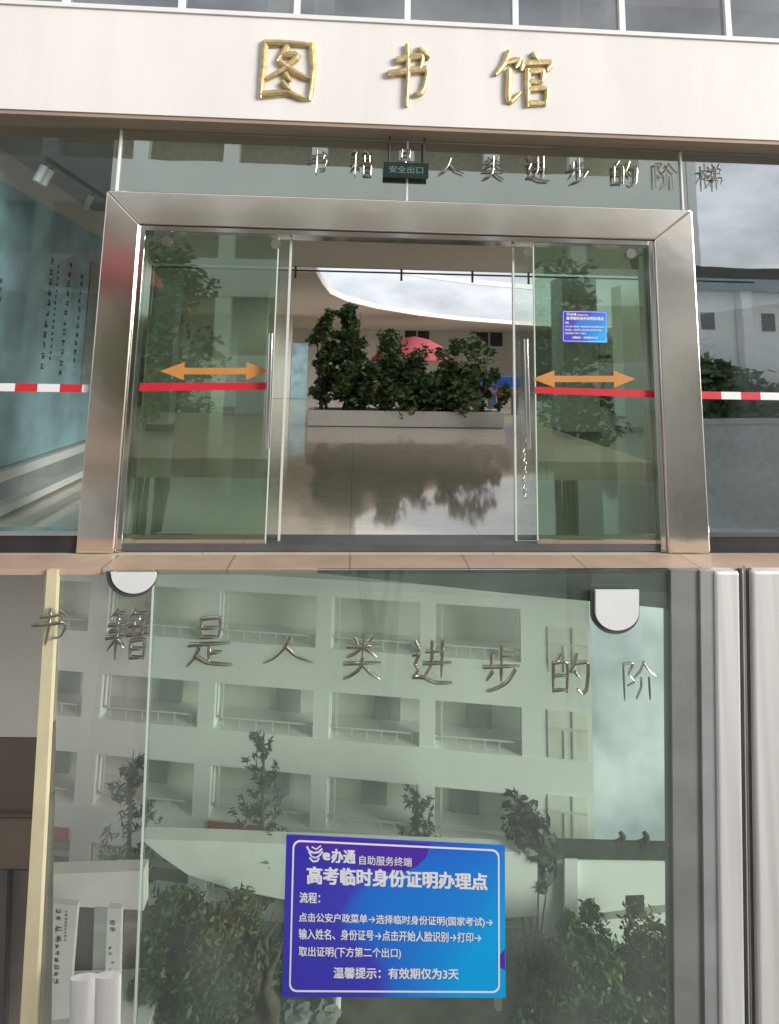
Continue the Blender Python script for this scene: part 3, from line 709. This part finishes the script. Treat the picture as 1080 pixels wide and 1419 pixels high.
def notice(C4, Y, label, full):
    ce = bil(C4, .5, .5)
    s = thing('notice_sign', at(ce.x, ce.y, Y), label, 'notice')
    P = lambda u, v, d=0.: at(*bil(C4, u, v), Y - d)
    MB().slab([P(0, 0), P(1, 0), P(1, 1), P(0, 1)], (0, .006, 0)).build('sheet', M_notice, s)
    # purple swirl shapes printed at the edges
    blob = [(.06, .012), (.66, .012), (.64, .1), (.60, .16), (.52, .21), (.4, .2), (.25, .12), (.12, .09), (.03, .05)]
    MB().slab([P(u, v, .0012) for u, v in blob], (0, .001, 0)).build('printed_swirl', M_purple, s)
    MB().slab([P(u, v, .0012) for u, v in ((.998, .68), (.975, .72), (.968, .76), (.975, .8), (.998, .82))], (0, .001, 0)).build('printed_swirl', M_purple, s)
    # white rounded border
    o_, i_ = [], []
    def rr(x0, y0, x1, y1, r):
        out = []
        for cx, cy, a0 in ((x1 - r, y0 + r, -90), (x1 - r, y1 - r, 0), (x0 + r, y1 - r, 90), (x0 + r, y0 + r, 180)):
            for k in range(7):
                a = R(a0 + 15 * k); out.append((cx + r * math.cos(a), cy + r * 1.4 * math.sin(a)))
        return out
    t_ = .0075
    o_, i_ = rr(.03, .042, .975, .955, .035), rr(.03 + t_, .042 + t_ * 1.4, .975 - t_, .955 - t_ * 1.4, .030)
    n_ = len(o_)
    MB().add([P(u, v, .002) for u, v in o_ + i_], [(k, (k + 1) % n_, (k + 1) % n_ + n_, k + n_) for k in range(n_)]).build('border', M_wht, s)
    W_, H_ = 303., 218.
    def line(txt, x0, x1, yc, h, bold=.022, sl=.05):
        def fit(u, v):
            X = x0 + (x1 - x0) * u; k = (X - 391) / 310.
            Yc = yc + h * .5 - h * v
            uu = k; top = 1157 + 15 * k; bot = 1382 + 1 * k
            sl_y = 0
            vv = (Yc - 1157 - 8) / 222.
            return P((X - (397 - 6 * vv)) / (303 + 7 * vv), vv, .0026)
        text_on(txt, fit, 'lettering', M_wht, s, bold)
    if full:
        line('e', 447, 458, 1192, 11, .05); line('办通', 459, 493, 1191, 20, .045)
        line('自助服务终端', 498, 571, 1195, 13, .012)
    else:
        line('e办通', 447, 493, 1191, 19, .045); line('自助服务终端', 498, 571, 1195, 12, .02)
    line('高考临时身份证明办理点', 425, 676, 1219, 25, .045)
    line('流程：', 415, 444, 1250, 15, .03)
    line('点击公安户政菜单→选择临时身份证明(国家考试)→', 414, 683, 1278, 15, .03)
    line('输入姓名、身份证号→点击开始人脸识别→打印→', 414, 667, 1300, 15, .03)
    line('取出证明(下方第二个出口)', 414, 556, 1325, 16, .03)
    line('温馨提示：有效期仅为3天', 462, 636, 1353, 16, .035)
    # emblem: two nested curling horn shapes
    em = MB()
    def bar(pts, wd_):
        pts = [Vector(p) for p in pts]
        for p, q2 in zip(pts[:-1], pts[1:]):
            d = (q2 - p).normalized(); nrm = Vector((-d.y, d.x)) * wd_ * .5
            f_ = lambda w2: P((w2.x - 395.) / 304., (w2.y - 1165) / 222., .0027)
            em.add([f_(p + nrm - d * .5), f_(q2 + nrm + d * .5), f_(q2 - nrm + d * .5), f_(p - nrm - d * .5)], [(0, 1, 2, 3)])
    bar([(424, 1180), (427, 1185), (433, 1188), (440, 1187), (445, 1182)], 2.6)
    bar([(427, 1187), (431, 1193), (436, 1195), (441, 1192), (446, 1186)], 2.4)
    bar([(428, 1195), (433, 1200), (439, 1199), (441, 1195)], 2.4)
    bar([(431, 1180), (437, 1183), (443, 1178)], 2.0)
    em.build('emblem', M_wht, s)
    return s
notice(BC, YL - .012, 'large blue and purple notice taped to the green glass below the step', True)
notice([(779, 430), (842, 431), (842, 475), (779, 474)], DY - .012, 'small blue notice taped on the glass beside the open doorway', False)

# ================================================================== COURT BEHIND THE LOWER GLASS
# school building: its facade stands on a plane turned so that its far end recedes
BA = R(-9.5)
BO = at(540, 1000, 13.0)
bu = Vector((math.cos(BA), math.sin(BA), 0)); bn = Vector((-math.sin(BA), math.cos(BA), 0))     # along, into
def bpx(px, py):
    d = ray(px, py); t_ = (BO - CAMP).dot(bn) / d.dot(bn); p = CAMP + d * t_ - BO
    return p.dot(bu), p.z
sb = thing('school_building', Vector((BO.x, BO.y, GZ)), 'pale multi storey school block with open corridors behind the green glass', 'building')
def bbox(mb, u0, u1, z0, z1, n0, n1):
    P = lambda u, n, z: BO + bu * u + bn * n + Vector((0, 0, z))
    return mb.add([P(u0,n0,z0),P(u1,n0,z0),P(u1,n1,z0),P(u0,n1,z0),P(u0,n0,z1),P(u1,n0,z1),P(u1,n1,z1),P(u0,n1,z1)],
                  [(0,3,2,1),(4,5,6,7),(0,1,5,4),(1,2,6,5),(2,3,7,6),(3,0,4,7)])
U = lambda px: bpx(px, 960)[0]
Z = lambda py, px=370: bpx(px, py)[1]
uL, uR = U(-120), U(820)
zr = [Z(822), Z(893), Z(952), Z(1017), Z(1068), Z(1142), Z(1195), Z(1262)]
ztop = Z(800)
cols = [(-35, -10), (114, 140), (275, 298), (435, 457), (582, 603)]
w = MB()
bbox(w, uL, uR, zr[0], ztop, 0, .3)
for a, b in ((1, 2), (3, 4), (5, 6)): bbox(w, uL, uR, zr[b], zr[a], 0, .3)
bbox(w, uL, uR, GZ - BO.z, zr[7], 0, .3)
for r_ in range(0, 8, 2):
    for c0, c1 in cols: bbox(w, U(c0), U(c1), zr[r_ + 1] + .001, zr[r_] - .001, .01, .29)
    bbox(w, U(723), uR, zr[r_ + 1] + .001, zr[r_] - .001, .01, .29)
w.build('wall', M_lowwall, sb)
bbox(MB(), uL, uR, ztop + .001, ztop + .12, -.25, 3).build('roof', M_lowwall, sb)
bbox(bbox(MB(), uL, uR, GZ - BO.z, ztop, .9, 1.0), uR - .1, uR, GZ - BO.z, ztop, .301, .89).build('corridor_wall', M_corr, sb)
fl_ = MB()
for r_ in (1, 3, 5): bbox(fl_, uL, uR - .11, zr[r_] - .2, zr[r_] - .02, .301, .89)
fl_.build('corridor_floor', M_lowwall, sb)
edges = [c for c in cols] + [(723, 757)]
for r_ in range(0, 8, 2):
    for (a, b) in zip(edges[:-1], edges[1:]):
        u0, u1 = U(a[1]), U(b[0]); zz = zr[r_ + 1]
        mb = bbox(MB(), u0, u1, zz + .17, zz + .2, .1, .13)
        bbox(mb, u0 + .12, u0 + .16, zz + .2, zr[r_], .06, .1)
        for k in range(6):
            uu = u0 + (u1 - u0) * (k + .5) / 6; bbox(mb, uu - .008, uu + .008, zz, zz + .17, .11, .12)
        mb.build('railing', M_rail, sb)
        if r_ > 0:
            uu = u0 + (u1 - u0) * random.uniform(.15, .6)
            bbox(MB(), uu, uu + .55, zz - .02, zz + .75, .84, .9).build('corridor_door', M_grey, sb)
for (y0, y1) in ((868, 934), (983, 1054), (1100, 1165)):
    a = bpx(759, y0); b = bpx(816, y1)
    g = bbox(MB(), a[0], b[0], b[1], a[1], -.012, -.002).build('window', M_corr, sb)
    mb = MB(); um = (a[0] + b[0]) / 2 + .1; zm = a[1] * .62 + b[1] * .38
    bbox(mb, um - .02, um + .02, b[1], a[1], -.03, -.013); bbox(mb, a[0], um - .021, zm - .02, zm + .02, -.03, -.013); bbox(mb, um + .021, b[0], zm - .02, zm + .02, -.03, -.013)
    bbox(mb, a[0] + .3, a[0] + .33, b[1], zm - .021, -.03, -.013)
    mb.build('window_frame', M_rail, g)
# red banners hung on the balcony bands
for (x0, x1, y0, y1, wrd) in ((62, 95, 1143, 1166, 'beside the cream pane edge'), (290, 366, 1136, 1158, 'above the white canopy')):
    a, b = bpx(x0, y0), bpx(x1, y1)
    o = bbox(MB(), a[0], b[0], b[1], a[1], -.05, -.02).build('red_banner', M_fade, None); tag(o, 'faded red banner on the school balcony ' + wrd, 'banner', 'banners on the school balcony')
# patch of open sky beside the school block
m = bpy.data.materials.new('cloudy_sky'); m.use_nodes = True; t = m.node_tree; t.nodes.clear()
o_ = t.nodes.new('ShaderNodeOutputMaterial'); em = t.nodes.new('ShaderNodeEmission'); tc = t.nodes.new('ShaderNodeTexCoord'); nn = t.nodes.new('ShaderNodeTexNoise'); rr_ = t.nodes.new('ShaderNodeValToRGB')
nn.inputs['Scale'].default_value = .55; nn.inputs['Detail'].default_value = 7
rr_.color_ramp.elements[0].position = .38; rr_.color_ramp.elements[0].color = (.42, .48, .52, 1); rr_.color_ramp.elements[1].position = .62; rr_.color_ramp.elements[1].color = (.92, .95, .97, 1)
t.links.new(tc.outputs['Object'], nn.inputs['Vector']); t.links.new(nn.outputs[0], rr_.inputs[0]); t.links.new(rr_.outputs[0], em.inputs[0]); em.inputs[1].default_value = .62; t.links.new(em.outputs[0], o_.inputs[0])
struct(MB().add([(3.9, 12.95, GZ), (16, 11.6, GZ), (16, 11.6, -.35), (3.9, 12.95, -.35)], [(0, 1, 2, 3)]).build('sky', m))

# tiled hall with curled ridge ends, and the white low house under it
YR = 11.2
hb = thing('tiled_hall', at(840, 1200, YR), 'low white hall under a dark tiled roof with curled ridge ends', 'building')
mb = MB()
mb.slab([at(x, y, YR) for x, y in ((700, 1178), (722, 1168), (770, 1168), (930, 1172), (980, 1174), (985, 1194), (700, 1190))], (0, .10, 0))
rf_ = mb.build('roof', M_roof, hb)
mb = MB()
for x0 in (862, 895):
    pts = [at(x0 + dx, 1171 - dy, YR + .05) for dx, dy in ((-8, 0), (-3, 2), (1, 6), (2, 12), (-1, 16), (-4, 15))]
    mb.tube(pts, [.07, .065, .06, .05, .04, .02], 6)
mb.tube([at(760, 1167, YR + .05), at(935, 1171, YR + .05)], .035, 6)
mb.build('ridge_end', M_roof, rf_)
MB().slab([at(x, y, YR + .12) for x, y in ((745, 1212), (790, 1190.5), (985, 1194.5), (990, 1460), (745, 1460))], (0, .08, 0)).build('wall', M_lowwall, hb)
MB().slab([at(x, y, YR - .02) for x, y in ((783, 1190.6), (801, 1191), (801, 1460), (783, 1460))], (0, .13, 0)).build('column', M_white, hb)
wn = MB().slab([at(x, y, YR + .105) for x, y in ((869, 1242), (893, 1241), (893, 1269), (869, 1270))], (0, .012, 0)).build('window', M_black, hb)
MB().slab([at(x, y, YR + .085) for x, y in ((866, 1271), (896, 1270), (896, 1273), (866, 1274))], (0, .03, 0)).build('sill', M_rail, wn)
MB().slab([at(x, y, YR + .112) for x, y in ((800, 1270), (940, 1252), (940, 1262), (802, 1280))], (0, .006, 0)).build('eave_band', M_grey, hb)
# white swooping canopy
YC = 10.6
pts = [(195, 1163), (300, 1166), (400, 1170), (560, 1176), (745, 1182), (745, 1270), (640, 1275), (520, 1270), (400, 1248), (320, 1232), (260, 1212), (225, 1188)]
cn = thing('white_canopy', at(470, 1200, YC), 'white swooping canopy tip above the bushes behind the glass', 'canopy')
MB().slab([at(x, y, YC) for x, y in pts], (0, .25, 0)).build('canopy_shell', M_white, cn)
mb = MB()
for x in (470, 690): p = at(x, 1262, YC + .1); mb.tube([p, (p.x, p.y, GB)], .07, 10)
mb.build('post', M_white, cn)
# walls at the side
YS = 6.3
pw = thing('plaster_wall', at(20, 1000, YS), 'pale plaster wall over brown panels at the cream pane edge', 'wall')
MB().slab([at(x, y, YS) for x, y in ((-260, 770), (62, 770), (56, 1022), (-260, 1018))], (0, .3, 0)).build('plaster', M_pink, pw)
MB().slab([at(x, y, YS + .02) for x, y in ((-260, 1019), (56, 1023), (54, 1128), (-260, 1126))], (0, .3, 0)).build('brown_band', M_brown, pw)
MB().slab([at(x, y, YS - .03) for x, y in ((-260, 1127), (54, 1129), (54, 1133), (-260, 1131))], (0, .3, 0)).build('ledge', M_brown, pw)
MB().slab([at(x, y, YS + .03) for x, y in ((-260, 1132), (54, 1134), (52, 1205), (-260, 1200))], (0, .3, 0)).build('brown_soffit', pm('warm_brown', (.27, .20, .165), .7, var=.1), pw)
MB().slab([at(x, y, YS + .06) for x, y in ((-260, 1201), (52, 1206), (48, 1470), (-260, 1470))], (0, .3, 0)).build('grey_panel', pm('taupe_panel', (.25, .21, .19), .7, var=.1), pw)
MB().slab([at(x, y, YS - .01) for x, y in ((10, 1210), (14, 1210), (6, 1470), (2, 1470))], (0, .05, 0)).build('panel_joint', M_dark, pw)
# return wall behind the clear pane and white notice boards
bw = thing('porch_wall', at(150, 1240, 9.6), 'beige porch wall with dark doorways behind the steel handles', 'wall')
MB().slab([at(x, y, 9.6) for x, y in ((56, 1212), (199, 1207), (199, 1262), (110, 1257), (56, 1252))], (0, .2, 0)).build('wall', M_inwall, bw)
MB().slab([at(x, y, 9.65) for x, y in ((104, 1257), (199, 1263), (194, 1410), (96, 1410))], (0, .2, 0)).build('doorway', M_black, bw)
MB().slab([at(x, y, 9.58) for x, y in ((131, 1258), (150, 1259), (146, 1410), (126, 1410))], (0, .05, 0)).build('door_leaf', M_grey, bw)
MB().slab([at(x, y, 9.58) for x, y in ((173, 1262), (192, 1263), (186, 1392), (166, 1392))], (0, .05, 0)).build('door_leaf', M_brown, bw)
struct(MB().box(-9, at(212, 1400, 9).x, 8.25, 9.55, GZ + .02, -6.86).build('floor', M_inwall))
def board(pts, Y, label, colsx):
    b_ = thing('writing_board', at(pts[2][0], pts[2][1], Y), label, 'board', 'white boards in the porch')
    MB().slab([at(x, y, Y) for x, y in pts], (0, .08, 0)).build('panel', M_white, b_)
    mb = MB()
    for (x, y0, y1, s) in colsx:
        y = y0
        while y < y1:
            scribble(mb, lambda u, v: at(x + s * u - (y - 1250) * .03, y + s * .9 * v, Y - .004), 7); y += s * 1.2
    mb.build('writing', M_ink, b_)
board([(62, 1252), (107, 1255), (94, 1411), (54, 1417)], 8.8, 'white board with a long column of black characters beside the cream edge', [(77, 1258, 1278, 9), (77, 1283, 1305, 11), (77, 1308, 1360, 8), (90, 1262, 1305, 4)])
board([(149, 1259), (168, 1260), (164, 1412), (144, 1412)], 8.9, 'narrow white board with a short column of writing beside the dark doorway', [(153, 1275, 1294, 8), (152, 1312, 1320, 6), (156, 1332, 1336, 5), (154, 1342, 1346, 4)])

# plants of the court
def cplant(px, pytop, wpx, Y, label, mat, cat='shrub', **k):
    tp = at(px, pytop, Y)
    return shrub((tp.x, Y, GB), wpx / F * Y, tp.z - GB, label, mat, 'bushes in the court behind the glass', cat=cat, **k)
cplant(240, 1235, 90, 10.2, 'tall fresh green bush beside the pane edge', M_lf2, clumps=34, n=183, size=.05, name='garden_bush', cluster=.2)
cplant(300, 1262, 120, 9.9, 'broad bush with yellowish leaves below the canopy tip', M_lf4, clumps=34, n=183, size=.05, name='garden_bush', cluster=.2)
cplant(350, 1255, 90, 11.1, 'rounded green bush touching the notice edge', M_lf2, clumps=26, n=162, size=.05, name='garden_bush', cluster=.22)
cplant(215, 1320, 60, 9.3, 'dark low bush at the foot of the pane edge', M_lf1, clumps=20, n=129, size=.05, name='garden_bush')
cplant(280, 1350, 110, 9.2, 'dark spreading shrub under the yellowish bush', M_lf1, clumps=24, n=129, size=.05, name='garden_bush')
cplant(815, 1265, 90, 9.9, 'tall leafy bush growing against the white hall column', M_lf2, clumps=32, n=172, size=.05, name='garden_bush', cluster=.22)
cplant(745, 1300, 70, 10.0, 'dusky bush between the notice and the hall column', M_lf3, clumps=22, n=151, size=.05, name='garden_bush')
cplant(900, 1300, 110, 10.1, 'wide olive bush below the hall window', M_lf4, clumps=28, n=162, size=.05, name='garden_bush', cluster=.24)
cplant(850, 1345, 110, 10.9, 'dark low bush in front of the hall', M_lf1, clumps=22, n=129, size=.05, name='garden_bush')
cplant(735, 1105, 60, 11.0, 'loose leafy tree before the school stair windows', M_lf3, cat='tree', clumps=20, n=60, size=.09, name='garden_tree', low=.62, cluster=.35)
gt = 'slender conifers before the school'
for px, py, Y, lb in ((185, 1040, 10.9, 'dark conifer rising beside the pane edge'), (366, 1012, 11.2, 'tallest spiky conifer before the school corridors'), (578, 1085, 11.3, 'slender conifer rising above the blue notice')):
    tp = at(px, py, Y); pine((tp.x, Y, GB), tp.z - GB, lb, gt)
# rockery with driftwood and stones at the foot of the glass
def rock(px, py, r, Y, label):
    c = at(px, py, Y); mb = MB(); n, m_ = 12, 8
    ph = [random.uniform(.75, 1.2) for _ in range(n * m_)]
    vs = [c + Vector((r * math.cos(2*math.pi*k/n) * math.sin(math.pi*(j+.5)/m_), r * .8 * math.sin(2*math.pi*k/n) * math.sin(math.pi*(j+.5)/m_), r * .9 * math.cos(math.pi*(j+.5)/m_))) * 1 if False else
          c + Vector((r * math.cos(2*math.pi*k/n) * math.sin(math.pi*(j+.5)/m_), r * .8 * math.sin(2*math.pi*k/n) * math.sin(math.pi*(j+.5)/m_), r * .9 * math.cos(math.pi*(j+.5)/m_))) * ph[j*n+k] for j in range(m_) for k in range(n)] if False else []
    for j in range(m_):
        for k in range(n):
            th, fi = 2*math.pi*k/n, math.pi*(j+.5)/m_
            vs.append(c + Vector((1.3*math.cos(th)*math.sin(fi), .9*math.sin(th)*math.sin(fi), .62*math.cos(fi))) * (r * ph[j*n+k]))
    fs = [(j*n+k, j*n+(k+1) % n, (j+1)*n+(k+1) % n, (j+1)*n+k) for j in range(m_-1) for k in range(n)] + [tuple(range(n-1, -1, -1)), tuple(range((m_-1)*n, m_*n))]
    tag(mb.add(vs, fs).build('rock', M_stone, None), label, 'rock', 'rocks at the foot of the glass')
rock(325, 1411, .24, 10.5, 'pale rounded rock beside the driftwood'); rock(408, 1408, .22, 10.5, 'pale rock under the notice'); rock(446, 1412, .24, 10.55, 'wide pale rock under the notice lettering')
dwd = MB()
for pts in (((350, 1432), (362, 1392), (356, 1360), (372, 1325), (368, 1300), (386, 1276)), ((374, 1432), (380, 1395), (368, 1368), (376, 1340), (356, 1312), (366, 1284)), ((338, 1440), (352, 1402), (344, 1380), (352, 1352), (338, 1330)),
            ((372, 1345), (384, 1328), (392, 1300)), ((356, 1362), (344, 1348), (346, 1322), (330, 1306)), ((320, 1436), (345, 1410), (372, 1400), (392, 1412))):
    n_ = len(pts); k_ = .11 if pts[0][1] > 1400 else .06
    dwd.tube([at(x, y, 10.35 + random.uniform(-.08, .12)) for x, y in pts], [k_ * (1 - .8 * i / (n_ - 1)) * random.uniform(.8, 1.25) for i in range(n_)], 7)
tag(dwd.build('driftwood', M_wood, None, True), 'gnarled dark driftwood stump standing beside the blue notice', 'driftwood')
# blue barrow by the hall
bb = thing('garden_barrow', at(855, 1405, 10.4), 'blue tray garden barrow with thin dark legs by the hall bush', 'barrow')
p = at(835, 1384, 10.2); q_ = at(925, 1394, 10.2)
MB().slab([at(x, y, 10.2) for x, y in ((830, 1380), (925, 1384), (918, 1396), (842, 1394))], (0, .12, 0)).build('tray', pm('blue_tray', (.03, .09, .18), .4, var=.15), bb)
mb = MB()
for pts in (((862, 1395), (855, 1425), (868, 1440)), ((905, 1396), (900, 1430)), ((855, 1425), (900, 1408))):
    mb.tube([at(x, y, 10.4) for x, y in pts], .02, 6)
mb.build('leg', M_dark, bb)

# ================================================================== ACROSS THE FORECOURT (behind the camera, seen mirrored in the glass)
ob = thing('facing_building', (-4, -14, GZ), 'long white block across the forecourt with open corridors', 'building')
oy = -14.0
XR = at(935, 235, 19).x * 1.0 + 4.0
wl = MB(); L0 = -26
for z0, z1 in ((-7, .4), (.4, 1.8), (4.2, 5.8), (8.0, 9.9), (12.2, 14.0)): wl.box(L0, XR, oy - .4, oy, z0 + .001, z1)
x = -5.8 - 3.75 * 5
while x < XR:
    for z0, z1 in ((1.8, 4.2), (5.8, 8.0), (9.9, 12.2)): wl.box(x, min(x + .65, XR), oy - .38, oy - .02, z0 + .001, z1 - .001)
    x += 3.75
for z0, z1 in ((1.8, 4.2), (5.8, 8.0), (9.9, 12.2)): wl.box(XR - 2.6, XR, oy - .37, oy - .01, z0 + .002, z1 - .002)
M_face = pm('facing_wall', (.90, .91, .87), .8, var=.04, scale=.6)
wl.build('wall', M_face, ob)
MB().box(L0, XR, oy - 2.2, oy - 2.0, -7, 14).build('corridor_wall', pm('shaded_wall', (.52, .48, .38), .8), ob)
MB().box(L0, XR, oy - 6, oy + .3, 14.001, 14.3).build('roof', M_lowwall, ob)
for px, yy, hh, lb in ((-6.4, -9, 15.4, 'spreading tree across the forecourt facing the steel doors'), (1.0, -10.5, 12.6, 'leafy tree across the forecourt facing the open doorway'), (6.8, -9, 15.2, 'leafy tree across the forecourt facing the side glass')):
    shrub((px, yy, GZ), 4.4, hh, lb, M_lf2, 'trees across the forecourt', cat='tree', clumps=34, n=90, size=.17, name='forecourt_tree', low=.62, stems=5, cluster=.22)

# low hall with a dark tiled roof across the forecourt, mirrored in the side glass
hl = thing('roofed_hall', (20, -13, GZ), 'low white hall with dark upturned roof across the forecourt', 'building')
hw = MB().box(13.5, 25, -13.5, -13, -7, 4.9); hw.build('wall', M_lowwall, hl)
MB().slab([(12.3, -12.2, 6.5), (12.6, -12.2, 5.5), (13.2, -12.2, 4.75), (25.3, -12.2, 4.75), (25.3, -12.2, 5.75), (13.9, -12.2, 5.65), (12.9, -12.2, 5.85)], (0, -3, 0)).build('roof', M_roof, hl)
for x in (15.6, 20, 24.4): MB().box(x, x + .45, -12.9, -12.5, -7, 4.9).build('column', M_white, hl)
for x in (14.2, 16.8, 17.6): MB().box(x, x + .55, -12.995, -12.96, 3.2, 3.9).build('window', M_black, hl)
for i, x in enumerate((14.5, 17.5, 20.5, 23.5)):
    shrub((x, -11.4, GZ), 4.2, 11.7, ['round bush nearest the white block across the forecourt', 'broad bush before the roofed hall column', 'tall bush before the roofed hall', 'last bush before the roofed hall'][i], M_lf2, 'bushes before the roofed hall', cat='bush', clumps=34, n=110, size=.24, name='hall_bush', low=.4, stems=3)

# bright bush, and parasol added unseen to put a red reflection in the steel
ps = thing('parasol', (-5.4, -2.6, 0), 'red parasol added out of view for a red reflection in the steel column', 'parasol')
n = 14; mb = MB(); rings = [(.02, 4.0), (.4, 3.9), (.85, 3.6), (1.15, 3.25), (1.15, 3.1)]
vs = [(-5.4 + r * math.cos(2 * math.pi * k / n), -2.6 + r * math.sin(2 * math.pi * k / n), z) for r, z in rings for k in range(n)]
mb.add(vs, [(i*n+k, i*n+(k+1) % n, (i+1)*n+(k+1) % n, (i+1)*n+k) for i in range(len(rings)-1) for k in range(n)])
mb.build('canopy', M_parasol, ps, True)
MB().tube([(-5.4, -2.6, 0), (-5.4, -2.6, 3.98)], .03, 8).build('pole', M_steel2, ps, True)
shrub((-5.2, -3.6, 0), 1.5, 2.3, 'yellowish green bush on the forecourt beside the red parasol', leaf_mat('yellow_leaf', (.10, .13, .02), (.32, .32, .05)), None, cat='bush', clumps=18, n=80, size=.09, name='forecourt_bush')

tag(MB().box(11.5, 25.5, -9.1, -8.8, GZ, -.2).box(11.45, 25.55, -9.15, -8.75, -.198, -.05).build('added_wall', M_grey), 'grey wall with coping added out of view for an even grey reflection', 'wall')  # unseen wall, added so the side glass mirrors plain grey below the bushes
